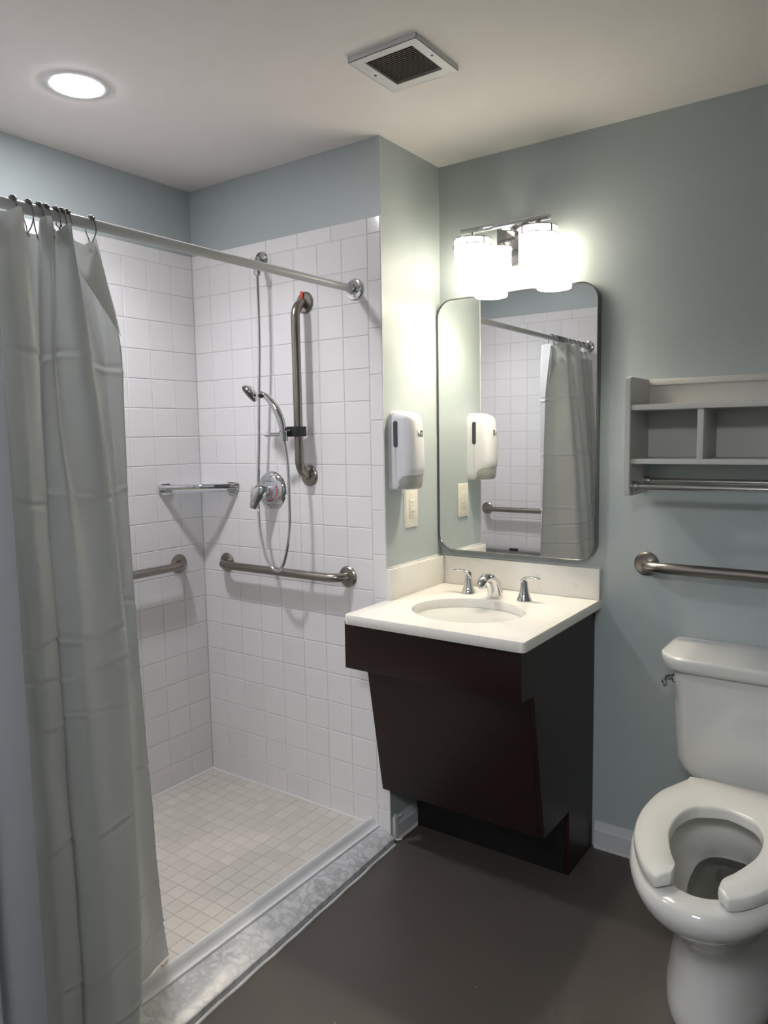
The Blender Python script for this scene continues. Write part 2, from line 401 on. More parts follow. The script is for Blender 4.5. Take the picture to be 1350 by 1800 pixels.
def fmesh(w, h):
    k = ('f', round(w, 4), round(h, 4))
    if k in TM: return TM[k]
    bm = nb(); box(bm, -w / 2, w / 2, -h / 2, h / 2, -0.004, 0.0)
    es = [e for e in bm.edges if all(v.co.z > -0.001 for v in e.verts)]
    bmesh.ops.bevel(bm, geom=es, offset=0.0012, segments=1, affect='EDGES')
    me = bpy.data.meshes.new('tile'); bm.to_mesh(me); bm.free(); smooth(me, 5); me.materials.append(M['ftile']); TM[k] = me; return me
for i, (_, _, a, b, c, d) in enumerate(cand):
    if i < 298:
        o = bpy.data.objects.new('tile', fmesh(b - a - g, d - c - g)); COL.objects.link(o); o.parent = sf
        o.location = ((a + b) / 2, (c + d) / 2, ZF + random.uniform(-.0003, .0003))
    else: box(restbm, a + g / 2, b - g / 2, c + g / 2, d - g / 2, ZF - 0.004, ZF, 0.0)
obj('floor_tiles', restbm, 'ftile', sf, kind='stuff')
bm = tube(nb(), catmull([(-W + 0.002, -0.0015, ZF), (-0.75, -0.002, ZF), (-0.5, -0.0015, ZF + .001), (-0.3, -0.003, ZF + .001), (-0.22, -0.0015, ZF), (-0.1, -0.002, ZF)], 6), 0.0042, 6)
tube(bm, [(-W + 0.002, YE, ZF), (-W + 0.002, -0.8, ZF), (-W + 0.0015, -0.0, ZF)], 0.0042, 6)
obj('caulk_bead', bm, 'caulk', sf)

# dam (white rounded threshold strip) and marble saddle
dam = [(-0.088, 0.0), (-0.088, 0.066), (-0.086, 0.074), (-0.081, 0.0785), (-0.075, 0.0785), (-0.070, 0.0745), (-0.066, 0.066), (-0.0615, 0.057), (-0.0565, 0.0525),
       (-0.052, 0.0525), (-0.0485, 0.0545), (-0.045, 0.0535), (-0.044, 0.050), (-0.044, 0.0)]
def skew(bm, k=0.022):
    for v in bm.verts:
        if v.co.x > -0.07: pass
    return bm
struct('trim_2', prism(nb(), dam, 'y', YE + 0.001, -0.0005), 'white')
sad = [(-0.044, 0.0), (-0.044, 0.0465), (-0.040, 0.0480), (0.010, 0.0255), (0.0135, 0.022), (0.0135, 0.0)]
bm = nb()
def sec(y, dx): return [V((x + (dx if x > -0.03 else 0), y, z)) for x, z in sad]
loft(bm, [sec(-0.0008, 0.004), sec(-0.5, 0.028), sec(-1.0, 0.052), sec(YE + 0.001, 0.075)])
th = struct('trim_3', bm, 'marble')
def sx(y): return 0.0135 + 0.004 + (-y) * 0.0465
pts = []
y = -0.002
while y > YE:
    pts.append((sx(y) + 0.006 + random.uniform(-.0015, .003) - 0.002, y, 0.001)); y -= 0.05
obj('caulk_bead', tube(nb(), catmull(pts, 4), 0.0045, 6), 'caulk', th)
# ------------------------------------------------------------------ ceiling light, added hall fill + vent
c = V((-0.461, -0.777, H))
t = thing('recessed_light', 'round flush ceiling light glowing cool white above the shower', 'light', c)
obj('trim_ring', lathe(nb(), [(0.064, 0.0), (0.064, 0.0030), (0.068, 0.0036), (0.084, 0.0022), (0.088, 0.0)], c, (0, 0, -1), 48, cap=False), 'white', t)
obj('lens', lathe(nb(), [(0.0655, 0.0), (0.0655, 0.0037), (0.061, 0.0056), (0.045, 0.0066), (0.001, 0.007)], c, (0, 0, -1), 40), 'lens', t)

ld = bpy.data.lights.new('lamp', 'AREA'); ld.shape = 'DISK'; ld.size = 0.118; ld.energy = DOWN_WATT; ld.color = DOWN_COL; ld.spread = math.radians(125)
lo = bpy.data.objects.new('lamp', ld); COL.objects.link(lo); lo.parent = t; lo.location = (0, 0, -0.0082)
c = V((1.25, -2.75, H))
t = thing('hall_fill_light', 'unseen square fill light added to the hallway ceiling to brighten the bathroom', 'light', c)  # made-up fixture, added to lift the dark lower room and curtain
obj('frame', box(nb(), 0.95, 1.55, -3.05, -2.45, H - 0.012, H - 0.0005, 0.003), 'white', t)
obj('lens', box(nb(), 0.98, 1.52, -3.02, -2.48, H - 0.015, H - 0.012), 'fill_lens', t)

c = V((0.3255, -0.345, H))
t = thing('ceiling_vent', 'square white exhaust vent grille with dark louvers on the ceiling', 'vent', c)
x0, x1, y0, y1 = 0.223, 0.430, -0.448, -0.240; ix0, ix1, iy0, iy1 = 0.258, 0.402, -0.423, -0.273
bm = nb()
zt, zb = H - 0.001, H - 0.013
for a in ((x0, x1, y0, iy0), (x0, x1, iy1, y1), (x0, ix0, iy0, iy1), (ix1, x1, iy0, iy1)): box(bm, a[0], a[1], a[2], a[3], zb, zb + 0.0012)
for a in ((x0, x0 + .0012, y0, y1), (x1 - .0012, x1, y0, y1), (x0, x1, y0, y0 + .0012), (x0, x1, y1 - .0012, y1)): box(bm, a[0], a[1], a[2], a[3], zb, H)
obj('frame', bm, 'white', t)
obj('backing', box(nb(), ix0 - .006, ix1 + .006, iy0 - .006, iy1 + .006, H - 0.0025, H - 0.0012), 'dgrey', t)
M['louver'] = mat('vent_louver', (0.62, 0.56, 0.46), 0.5)
n = 18; st = (iy1 - iy0) / n; me = None
for i in range(n):
    y = iy0 + st * (i + 0.5)
    if me is None:
        bm = nb(); prism(bm, [(-0.0034, -0.0040), (-0.0030, -0.0046), (0.0030, -0.0012), (0.0026, -0.0006)], 'x', ix0 - c.x - .001, ix1 - c.x + .001)
        bmesh.ops.recalc_face_normals(bm, faces=bm.faces)
        me = bpy.data.meshes.new('louver'); bm.to_mesh(me); bm.free(); me.materials.append(M['louver'])
    o = bpy.data.objects.new('louver', me); COL.objects.link(o); o.parent = t; o.location = (0, y - c.y, -0.0085)
for x, y in ((0.2405, -0.352), (0.4165, -0.352)):
    obj('screw', disc(nb(), (x, y, zb - 0.0012), (0, 0, 1), 0.0035, 0.0015, 10), 'dgrey', t)

# ------------------------------------------------------------------ curtain rod, hooks, curtain
RXX, RZ = -0.107, 1.9385
t = thing('shower_curtain_rod', 'straight grey enamelled curtain rod with chrome flanges across the shower opening', 'curtain rod', (RXX, -0.775, RZ))
obj('tube', tube(nb(), [(RXX, -0.012, RZ), (RXX, YE + 0.012, RZ)], 0.0128, 20), 'rod', t)
for y, s in ((0, -1), (YE, 1)):
    f = obj('flange', lathe(nb(), [(0.001, 0.018), (0.0155, 0.018), (0.0165, 0.012), (0.020, 0.009), (0.033, 0.007), (0.0355, 0.004), (0.036, 0.0)], (RXX, y, RZ), (0, s, 0), 32), 'chrome', t)
    obj('collar', lathe(nb(), [(0.0132, 0.012), (0.0165, 0.012), (0.0165, 0.030), (0.0132, 0.032)], (RXX, y, RZ), (0, s, 0), 24, cap=False), 'chrome', f)
    for dx, dz in ((0.022, 0.012), (-0.022, 0.012), (0, -0.025)):
        obj('screw', sphere(nb(), (RXX + dx, y + s * 0.0085, RZ + dz), 0.004, 8, 6, (1, .5, 1)), 'chrome', f)

HY = [-1.001, -1.062, -1.074, -1.088, -1.111, -1.127, -1.150, -1.184, -1.25, -1.31, -1.38, -1.45]
HTIP = [1.905, 1.915, 1.915, 1.912, 1.895, 1.885, 1.90, 1.905, 1.90, 1.90, 1.90, 1.90]
def hook(loc, lab, dz, tw):
    t = thing('shower_curtain_hook', lab, 'hook', loc, 'roller-ball curtain hooks on the rod')
    c = V(loc)
    R = 0.0165
    def P(a, b, z): return c + V((a, b, z))
    for i in range(5):
        a = math.radians(90 + (i - 2) * 26)
        obj('roller_ball', sphere(nb(), P(math.cos(a) * R, 0, math.sin(a) * R), 0.0044, 8, 6), 'hook', t)
    pts = [P(math.cos(math.radians(a)) * R, 0, math.sin(math.radians(a)) * R) for a in range(10, 171, 16)]
    z = loc[2]
    tip = dz - z
    front = [P(0.010 * tw + 0.002, 0.004 * tw, tip - 0.012), P(0.013, 0.003 * tw, tip), P(0.0185, 0.001, -0.018)]
    back = [P(-0.0175, -0.001, -0.014), P(-0.014, 0.003, tip + 0.004), P(-0.004, 0.004 * tw, tip - 0.010), P(0.004, 0.004 * tw, tip - 0.020), P(0.010 * tw + 0.002, 0.004 * tw, tip - 0.012)]
    obj('wire', tube(nb(), catmull(front + pts + back, 3), 0.0014, 6), 'hook', t)
    return t
ords = ['second', 'third', 'fourth', 'fifth', 'sixth', 'seventh', 'eighth']
labs = ['rightmost beaded metal curtain hook standing apart from the cluster on the rod']
labs += ['beaded metal curtain hook on the rod, ' + w_ + ' from the right' for w_ in ords]
labs += ['beaded metal curtain hook on the rod, ' + w_ + ' from the end flange seen in the mirror' for w_ in ('fourth', 'third', 'second', 'first')]
for i, y in enumerate(HY): hook((RXX, y, RZ), labs[i], HTIP[i], 1 if i % 2 else -0.6)

CC = {'L0': [(-0.06, -1.259), (-0.053, -1.263), (-0.042, -1.271), (-0.032, -1.276), (-0.021, -1.28), (-0.01, -1.284), (-0.004, -1.283), (0.003, -1.283), (0.011, -1.287), (0.02, -1.29), (0.024, -1.292), (0.028, -1.294), (0.03, -1.295)] ,
'L1': [(-0.05, -1.263), (-0.042, -1.266), (-0.029, -1.271), (-0.016, -1.274), (-0.003, -1.275), (0.01, -1.276), (0.019, -1.275), (0.027, -1.276), (0.039, -1.277), (0.05, -1.279), (0.05, -1.278), (0.05, -1.278), (0.05, -1.277)] ,
'M': [(-0.04, -1.233), (-0.032, -1.234), (-0.019, -1.236), (-0.006, -1.242), (0.007, -1.248), (0.02, -1.254), (0.026, -1.255), (0.033, -1.256), (0.041, -1.258), (0.05, -1.259), (0.052, -1.259), (0.054, -1.26), (0.055, -1.261)] ,
'R1': [(-0.05, -1.198), (-0.043, -1.19), (-0.032, -1.191), (-0.022, -1.199), (-0.011, -1.206), (0.0, -1.209), (0.009, -1.213), (0.017, -1.218), (0.029, -1.225), (0.04, -1.225), (0.042, -1.229), (0.044, -1.234), (0.045, -1.237)] ,
'B1': [(-0.14, -1.147), (-0.132, -1.143), (-0.119, -1.149), (-0.106, -1.162), (-0.093, -1.173), (-0.08, -1.178), (-0.069, -1.183), (-0.059, -1.189), (-0.044, -1.196), (-0.03, -1.198), (-0.03, -1.197), (-0.03, -1.201), (-0.03, -1.203)] ,
'B1b': [(-0.14, -1.112), (-0.13, -1.123), (-0.115, -1.139), (-0.1, -1.154), (-0.085, -1.165), (-0.07, -1.173), (-0.059, -1.179), (-0.049, -1.184), (-0.034, -1.191), (-0.02, -1.193), (-0.011, -1.198), (-0.004, -1.205), (0.0, -1.21)] ,
'P3': [(-0.085, -1.134), (-0.075, -1.146), (-0.059, -1.165), (-0.042, -1.18), (-0.026, -1.194), (-0.01, -1.206), (0.001, -1.207), (0.011, -1.209), (0.026, -1.216), (0.04, -1.217), (0.044, -1.221), (0.048, -1.227), (0.05, -1.23)] ,
'R2': [(-0.06, -1.126), (-0.049, -1.138), (-0.032, -1.157), (-0.015, -1.167), (0.003, -1.167), (0.02, -1.167), (0.03, -1.171), (0.039, -1.176), (0.052, -1.179), (0.065, -1.176), (0.069, -1.178), (0.073, -1.184), (0.075, -1.188)] ,
'H2': [(-0.1, -1.095), (-0.086, -1.109), (-0.063, -1.13), (-0.04, -1.14), (-0.018, -1.139), (0.005, -1.128), (0.017, -1.127), (0.029, -1.129), (0.044, -1.133), (0.06, -1.136), (0.064, -1.139), (0.068, -1.145), (0.07, -1.15)] ,
'R3': [(-0.055, -1.084), (-0.046, -1.079), (-0.032, -1.07), (-0.018, -1.063), (-0.004, -1.058), (0.01, -1.056), (0.017, -1.053), (0.025, -1.056), (0.035, -1.065), (0.045, -1.07), (0.047, -1.072), (0.049, -1.089), (0.05, -1.103)] ,
'B3': [(-0.13, -1.039), (-0.123, -1.035), (-0.112, -1.026), (-0.102, -1.021), (-0.091, -1.016), (-0.08, -1.017), (-0.076, -1.013), (-0.071, -1.013), (-0.066, -1.018), (-0.06, -1.024), (-0.06, -1.024), (-0.06, -1.031), (-0.06, -1.04)] ,
'B4': [(-0.155, -0.986), (-0.153, -0.968), (-0.15, -0.956), (-0.146, -0.953), (-0.143, -0.946), (-0.14, -0.945), (-0.136, -0.947), (-0.131, -0.949), (-0.126, -0.95), (-0.12, -0.95), (-0.119, -0.945), (-0.118, -0.937), (-0.118, -0.931)] ,
'E': [(-0.105, -0.991), (-0.107, -0.962), (-0.11, -0.932), (-0.114, -0.933), (-0.117, -0.933), (-0.12, -0.93), (-0.122, -0.925), (-0.124, -0.92), (-0.127, -0.911), (-0.13, -0.9), (-0.13, -0.892), (-0.13, -0.882), (-0.13, -0.87)] ,
}
ZL = [1.895,1.8,1.65,1.5,1.35,1.2,1.05,.9,.7,.5,.3,.15,.05]
extra = []
yy = -1.535; sgn = 1
for k in range(7):
    y = -1.525 + k * 0.038
    xx = [(-0.107 + sgn * 0.03 * (1 if z > 1.6 else 1.15) + (0.05 * (1.9 - z) if z > .9 else .05) + (0 if sgn > 0 else -.0)) for z in ZL]
    extra.append([(a, min(y, -1.305)) for a in xx]); sgn = -sgn
cols = extra + [CC[k] for k in ('L0', 'L1', 'M', 'R1', 'B1', 'B1b', 'P3', 'R2', 'H2', 'R3', 'B3', 'B4', 'E')]
TOPZ = [1.898] * 7 + [1.905, 1.902, 1.904, 1.922, 1.905, 1.900, 1.918, 1.920, 1.902, 1.916, 1.905, 1.905, 1.910]
nC = len(cols)
CREASE = [1.62, 1.327, 1.03, 0.946, 0.857, 0.60, 0.28, 0.15]
zr = []
z = 1.0
NR = 420
bm = nb(); grid = []
def lerp_col(col, z):
    if z >= ZL[0]: return V((col[0][0], col[0][1]))
    for a in range(len(ZL) - 1):
        if z >= ZL[a + 1]:
            k = (z - ZL[a + 1]) / (ZL[a] - ZL[a + 1]); p, q = V(col[a + 1]), V(col[a])
            return p.lerp(q, k)
    return V(col[-1])
# straight-line smoothing of each column in z
sm = []
for ccol in cols:
    arr = [lerp_col(ccol, 1.9 - (1.9 - 0.05) * i / NR) for i in range(NR + 1)]
    for _ in range(160):
        arr = [arr[0]] + [(arr[i - 1] + arr[i] * 2 + arr[i + 1]) / 4 for i in range(1, NR)] + [arr[-1]]
    sm.append(arr)
K = 7
for i in range(NR + 1):
    f = i / NR
    raw = [V((sm[c2][i].x, sm[c2][i].y, 0)) for c2 in range(nC)]
    pts = catmull(raw, K)
    pts = [p.lerp(raw[min(j // K, nC - 2)].lerp(raw[min(j // K, nC - 2) + 1], j / K - min(j // K, nC - 2)), 0.45) for j, p in enumerate(pts)]
    tz = catmull([V((TOPZ[c2], 0, 0)) for c2 in range(nC)], K)
    row = []
    for j, p in enumerate(pts):
        s = j / (len(pts) - 1)
        ztop = tz[j].x; zbot = 0.060 + 0.012 * math.sin(j * 0.21)
        zbot = 0.036 + 0.020 * min(1, max(0, j / K - 15.5))
        zz = ztop + (zbot - ztop) * f
        q = V((p.x, p.y, zz))
        a = pts[min(j + 1, len(pts) - 1)] - pts[max(j - 1, 0)]
        nrm = V((-a.y, a.x, 0)).normalized() if a.length > 1e-6 else V((1, 0, 0))
        d = 0.0
        for ci, cz in enumerate(CREASE):
            c0 = cz + 0.010 * math.sin(j * 0.13 + ci * 2.1)
            u = (zz - c0) / 0.0055
            amp = 0.0036 * (0.4 + 0.6 * abs(math.sin(j * 0.11 + ci * 1.7)))
            if abs(u) < 4: d += amp * (math.exp(-u * u) - 0.8 * math.exp(-(u - 1.6) ** 2))
        d += 0.0016 * math.sin(zz * 17 + j * 0.35) * math.sin(zz * 7.3 - j * 0.11)
        row.append(bm.verts.new(q + nrm * d))
    grid.append(row)
for a, b in zip(grid, grid[1:]):
    for j in range(len(a) - 1): bm.faces.new((a[j], a[j + 1], b[j + 1], b[j]))
t = obj('shower_curtain', bm, 'curtain', fix=False, ang=180)
t['label'] = 'long white vinyl shower curtain with fold creases, bunched at the left of the shower'; t['category'] = 'curtain'
md = t.modifiers.new('thick', 'SOLIDIFY'); md.thickness = 0.0008
FL = [(-1.0, 1.904), (-1.052, 1.87), (-1.045, 1.828), (-0.995, 1.763), (-0.942, 1.693), (-0.956, 1.751), (-0.977, 1.833)]
bm = nb(); fv = [bm.verts.new((-0.0985 + 0.002 * (i % 2), y, z)) for i, (y, z) in enumerate(FL)]
cv = bm.verts.new((-0.0945, sum(y for y, z in FL) / len(FL), sum(z for y, z in FL) / len(FL)))
for i in range(len(fv)): bm.faces.new((fv[i], fv[(i + 1) % len(fv)], cv))
bmesh.ops.subdivide_edges(bm, edges=bm.edges[:], cuts=2, use_grid_fill=True, smooth=0.3)
f_ = obj('corner_flap', bm, 'curtain', t, ang=80); md = f_.modifiers.new('thick', 'SOLIDIFY'); md.thickness = 0.0008
# hem ribbon at the leading edge and grommets
er = [r[-1].co.copy() if r[-1].is_valid else None for r in grid] if False else None
hp = [t.data.vertices[(i * (K * (nC - 1) + 1)) + K * (nC - 1)].co.copy() for i in range(NR + 1)]
obj('hem', tube(nb(), hp, 0.0012, 6), 'curtain', t)
for y, x in ((-1.127, -0.095), (-1.111, -0.097)):
    obj('grommet', torus(nb(), (x + 0.01, y, 1.886), (1, 0.3, 0), 0.0075, 0.0017, 18, 8), 'dgrey', t)

# ------------------------------------------------------------------ grab bars
def grab_bar(lab, P, Q, nrm, off=0.055, r=0.0158, fr=0.0385, grp=None, grip=None, loc=None, name='grab_bar'):
    P, Q, nrm = V(P), V(Q), V(nrm)
    t = thing(name, lab, 'grab bar', (P + Q) / 2)
    obj('bar', tube(nb(), fillet([P + nrm * 0.004, P + nrm * off, Q + nrm * off, Q + nrm * 0.004], 0.052, 10), r, 20), 'steel', t)
    for c in (P, Q):
        obj('flange', lathe(nb(), [(0.001, 0.010), (r, 0.010), (r + 0.002, 0.0095), (fr - 0.006, 0.008), (fr - 0.001, 0.004), (fr, 0.0)], c, nrm, 36), 'steel', t)
    if grip:
        d = (Q - P).normalized(); A = P + nrm * off
        obj('grip_sleeve', tube(nb(), [A + d * grip[0], A + d * grip[1]], r + 0.0009, 24), 'steeld', t, label='darker peened grip section')
    return t
vb = grab_bar('vertical steel grab bar beside the shower hose, red sticker on its top flange', (-0.331, 0, 1.920), (-0.331, 0, 1.305), (0, -1, 0))
bm = nb(); a0 = []
for i in range(9):
    k = i / 8; a0.append(V((-0.338 + 0.003 * math.sin(k * 3), -0.0115 - 0.002 * math.sin(k * PI), 1.933 + 0.026 * k)))
loft(bm, [[p + V((-0.0055, 0, 0)), p + V((0.0055, 0, 0)), p + V((0.0055, 0.0015, 0)), p + V((-0.0055, 0.0015, 0))] for p in a0])
M['orange'] = mat('orange_sticker', (0.65, 0.08, 0.03), 0.45)
obj('sticker', bm, 'orange', vb, label='red sticker on the top flange')
grab_bar('horizontal brushed steel grab bar on the valve wall, hose loop hanging over it', (-0.780, 0, 0.948), (-0.164, 0, 0.948), (0, -1, 0))
grab_bar('horizontal brushed steel grab bar on the left shower wall below the corner shelf', (-W, -0.133, 0.950), (-W, -1.047, 0.950), (1, 0, 0))
grab_bar('brushed steel grab bar on the far end wall seen only in the mirror', (-0.765, YE, 0.966), (-0.155, YE, 0.966), (0, 1, 0))
grab_bar('long steel grab bar with dark grip sleeve on the wall above the toilet tank', (0.770, D, 1.017), (1.684, D, 1.017), (0, -1, 0), off=0.06, r=0.0165, fr=0.040, grip=(0.068, 0.85))

# ------------------------------------------------------------------ folded shower seat (mirror only)
t = thing('folding_shower_seat', 'grey folding shower seat folded against the end wall, seen in the mirror', 'shower seat', (-0.6, YE, 0.42))
obj('seat_panel', box(nb(), -0.86, -0.33, YE + 0.030, YE + 0.045, 0.42, 0.70, 0.006), 'mgrey', t)
obj('top_rail', tube(nb(), [(-0.88, YE + 0.038, 0.712), (-0.31, YE + 0.038, 0.712)], 0.016, 16), 'mgrey', t)
l = obj('label_plate', box(nb(), -0.585, -0.525, YE + 0.052, YE + 0.0560, 0.706, 0.724, 0.003), 'black', t)
obj('hinge_bar', box(nb(), -0.84, -0.35, YE + 0.001, YE + 0.030, 0.425, 0.450, 0.003), 'steel', t)
for x in (-0.80, -0.39): obj('leg', tube(nb(), [(x, YE + 0.052, 0.66), (x, YE + 0.052, 0.44)], 0.009, 10), 'steel', t)

# ------------------------------------------------------------------ shower arm, hose, hand shower, bracket, valve
t = thing('hose_outlet', 'chrome wall water outlet above the hose, half hidden behind the curtain rod', 'water outlet', (-0.536, 0, 2.098))
obj('flange', lathe(nb(), [(0.001, 0.014), (0.014, 0.013), (0.026, 0.008), (0.030, 0.0)], (-0.536, 0, 2.098), (0, -1, 0), 28), 'chrome', t)
obj('elbow', tube(nb(), fillet([(-0.536, 0, 2.098), (-0.520, -0.045, 2.092), (-0.500, -0.062, 2.045)], 0.02, 6), 0.0095, 14), 'chrome', t)
obj('hose_nut', lathe(nb(), [(0.010, 0), (0.0125, 0.003), (0.0125, 0.02), (0.009, 0.026)], (-0.499, -0.0625, 2.052), (0.0, 0, -1), 8), 'chrome', t)
HP = catmull([(-0.499, -0.0625, 2.03), (-0.501, -0.062, 1.794), (-0.516, -0.058, 1.59), (-0.535, -0.050, 1.381), (-0.549, -0.046, 1.231), (-0.532, -0.062, 1.125), (-0.482, -0.091, 1.025),
              (-0.445, -0.102, 0.980), (-0.414, -0.103, 0.963), (-0.388, -0.102, 0.977), (-0.367, -0.100, 1.025), (-0.347, -0.100, 1.110), (-0.343, -0.100, 1.200), (-0.346, -0.1, 1.343), (-0.361, -0.1, 1.44)], 40)
# even arc-length resample with ribs
L = [0.0]
for a, b in zip(HP, HP[1:]): L.append(L[-1] + (b - a).length)
def at(s):
    import bisect
    i = min(max(bisect.bisect_right(L, s) - 1, 0), len(HP) - 2); k = (s - L[i]) / max(L[i + 1] - L[i], 1e-9)
    return HP[i].lerp(HP[i + 1], k)
n = int(L[-1] / 0.0024); pts = [at(L[-1] * i / n) for i in range(n + 1)]
bm = tube(nb(), pts, [0.0062 if i % 2 else 0.0052 for i in range(n + 1)], 10)
t = obj('shower_hose', bm, 'chrome', ang=80); t['label'] = 'ribbed chrome shower hose hanging in a long loop from the wall outlet'; t['category'] = 'hose'

c = V((-0.361, -0.1, 1.44))
t = thing('hand_shower', 'chrome hand shower with curved handle and dark spray face, resting in its holder', 'shower head', c)
hp = catmull([(-0.360, -0.100, 1.438), (-0.362, -0.102, 1.470), (-0.369, -0.106, 1.510), (-0.385, -0.115, 1.553), (-0.407, -0.128, 1.586), (-0.432, -0.138, 1.602)], 6)
n = len(hp)
obj('handle', tube(nb(), hp, [0.009 + 0.005 * math.sin(PI * min(1, i / n * 1.1)) for i in range(n)], 16), 'chrome', t)
hc = V((-0.466, -0.148, 1.606)); ax = V((-0.46, -0.62, -0.64)).normalized()
hd = obj('head', lathe(nb(), [(0.001, -0.016), (0.014, -0.014), (0.026, -0.008), (0.033, 0.000), (0.0355, 0.006), (0.035, 0.010)], hc, ax, 32), 'chrome', t)
obj('spray_face', lathe(nb(), [(0.0335, 0.009), (0.0335, 0.013), (0.029, 0.0155), (0.001, 0.016)], hc, ax, 32), 'black', hd)
obj('grip_pad', lathe(nb(), [(0.001, -0.008), (0.008, -0.006), (0.010, 0), (0.008, 0.006), (0.001, 0.008)], (-0.421, -0.146, 1.592), (0.6, 0.1, -0.55), 14, sx=1.3, sy=.8), 'black', t)

c = V((-0.335, -0.055, 1.465))
t = thing('shower_holder', 'black clamp on the vertical grab bar with chrome hand shower cradle and lever', 'bracket', c)
bm = box(nb(), -0.362, -0.312, -0.086, -0.032, 1.447, 1.483, 0.003)
obj('clamp', bm, 'black', t)
obj('cradle', lathe(nb(), [(0.0115, -0.020), (0.014, -0.020), (0.018, 0.014), (0.016, 0.016), (0.0135, 0.014)], (-0.361, -0.1, 1.452), (-0.02, -0.03, 1), 18, cap=False), 'chrome', t)
obj('arm', tube(nb(), [(-0.345, -0.080, 1.465), (-0.358, -0.088, 1.465)], 0.012, 12), 'black', t)
obj('lever', tube(nb(), [(-0.372, -0.104, 1.456), (-0.40, -0.112, 1.456), (-0.428, -0.120, 1.4555), (-0.432, -0.121, 1.4555)], [0.0070, 0.0066, 0.0080, 0.006], 12), 'chrome', t)

c = V((-0.520, 0, 1.247))
t = thing('shower_valve', 'round chrome shower valve with a lever handle and red and blue temperature marks', 'shower valve', c)
obj('escutcheon', lathe(nb(), [(0.001, 0.016), (0.048, 0.016), (0.055, 0.014), (0.068, 0.007), (0.072, 0.0)], c, (0, -1, 0), 44), 'chrome', t)
dl = obj('dial_plate', disc(nb(), c + V((0, -0.0155, 0)), (0, -1, 0), 0.047, 0.002, 40), 'dial', t)
bm = nb()
for i in range(9):
    a = math.radians(20 - i * 15); p = c + V((math.cos(a) * 0.040, -0.0178, math.sin(a) * 0.040))
    disc(bm, p, (0, -1, 0), 0.0040, 0.0006, 8)
obj('red_mark', bm, 'red', dl, kind='stuff')
for x, z in ((-0.037, 0.016), (-0.034, -0.028)): obj('blue_mark', disc(nb(), c + V((x, -0.0178, z)), (0, -1, 0), 0.0036, 0.0006, 8), 'blue', dl)
bm = nb()
for x, z in ((0.016, 0.004), (0.026, 0.004), (0.002, -0.028), (0.010, -0.028)): disc(bm, c + V((x, -0.0178, z)), (0, -1, 0), 0.0018, 0.0005, 8)
for i in range(4): box(bm, c.x - 0.012 + i * 0.0065, c.x - 0.008 + i * 0.0065, -0.0182, -0.0175, c.z + 0.033, c.z + 0.0365)
obj('dial_print', bm, 'dgrey', dl, kind='stuff')
obj('hub', lathe(nb(), [(0.019, 0.015), (0.020, 0.035), (0.017, 0.052), (0.010, 0.056), (0.001, 0.057)], c, (0, -1, 0), 24), 'chrome', t)
bm = nb(); secs = []
for k, (x, y, z, wd, th_) in enumerate([(0.008, -0.050, 0.024, 0.010, 0.008), (0.006, -0.058, 0.020, 0.023, 0.013), (0.001, -0.066, 0.008, 0.031, 0.014), (-0.006, -0.073, -0.014, 0.027, 0.011), (-0.013, -0.079, -0.036, 0.019, 0.008), (-0.019, -0.083, -0.056, 0.015, 0.006), (-0.021, -0.084, -0.065, 0.010, 0.004)]):
    a = V((0.77, 0.58, -0.28)).normalized(); b = V((0.66, -0.74, 0.12)).normalized()
    secs.append([c + V((x, y, z)) + a * wd * math.cos(2 * PI * i / 16) + b * th_ * math.sin(2 * PI * i / 16) for i in range(16)])
obj('lever_handle', loft(bm, secs), 'chrome', t)

# ------------------------------------------------------------------ corner shelf
t = thing('corner_shelf', 'chrome railed corner shelf with a frosted tray in the shower corner', 'shelf', (-W, 0, 1.25))
A = V((-W, -0.215, 0)); B = V((-0.700, 0, 0))
arc = []
for i in range(17):
    k = i / 16; p = A.lerp(B, k); n = V((0.70, -0.71, 0)); arc.append(p + n * 0.028 * math.sin(PI * k) ** 0.8)
bm = nb(); poly = [(-W + 0.003, -0.003)] + [(p.x, p.y) for p in [a + V((0.004 if i < 8 else -0.002, -0.001, 0)) for i, a in enumerate(arc)]]
poly = [(-W + 0.003, -0.003)] + [(max(p.x, -W + 0.003), min(p.y, -0.003)) for p in arc]
obj('tray', prism(bm, poly, 'z', 1.2375, 1.2455), 'frost', t, label='frosted tray')
secs = []
for p in arc:
    n = V((0.70, -0.71, 0))
    secs.append([p + n * dx + V((0, 0, dz)) for dx, dz in ((-0.004, 1.2495), (0.003, 1.2495), (0.006, 1.253), (0.0075, 1.260), (0.006, 1.267), (0.002, 1.270), (-0.004, 1.270))])
obj('rail', loft(nb(), secs), 'chrome', t)
for p, ax, nrm in ((V((-W, -0.185, 1.2515)), 'l', (1, 0, 0)), (V((-0.730, 0, 1.2515)), 'r', (0, -1, 0))):
    bm = nb()
    if ax == 'l': prism(bm, [(y, z) for y, z in rrect(-0.214, -0.158, 1.230, 1.273, 0.012, 5)], 'x', -W, -W + 0.010, 0.002)
    else: prism(bm, [(x, z) for x, z in rrect(-0.757, -0.701, 1.230, 1.273, 0.012, 5)], 'y', -0.010, 0, 0.002)
    br = obj('bracket', bm, 'chrome', t)
    q = V((-W + 0.011, -0.172, 1.238)) if ax == 'l' else V((-0.742, -0.011, 1.238))
    obj('screw', sphere(nb(), q, 0.0045, 8, 6), 'chrome', br)
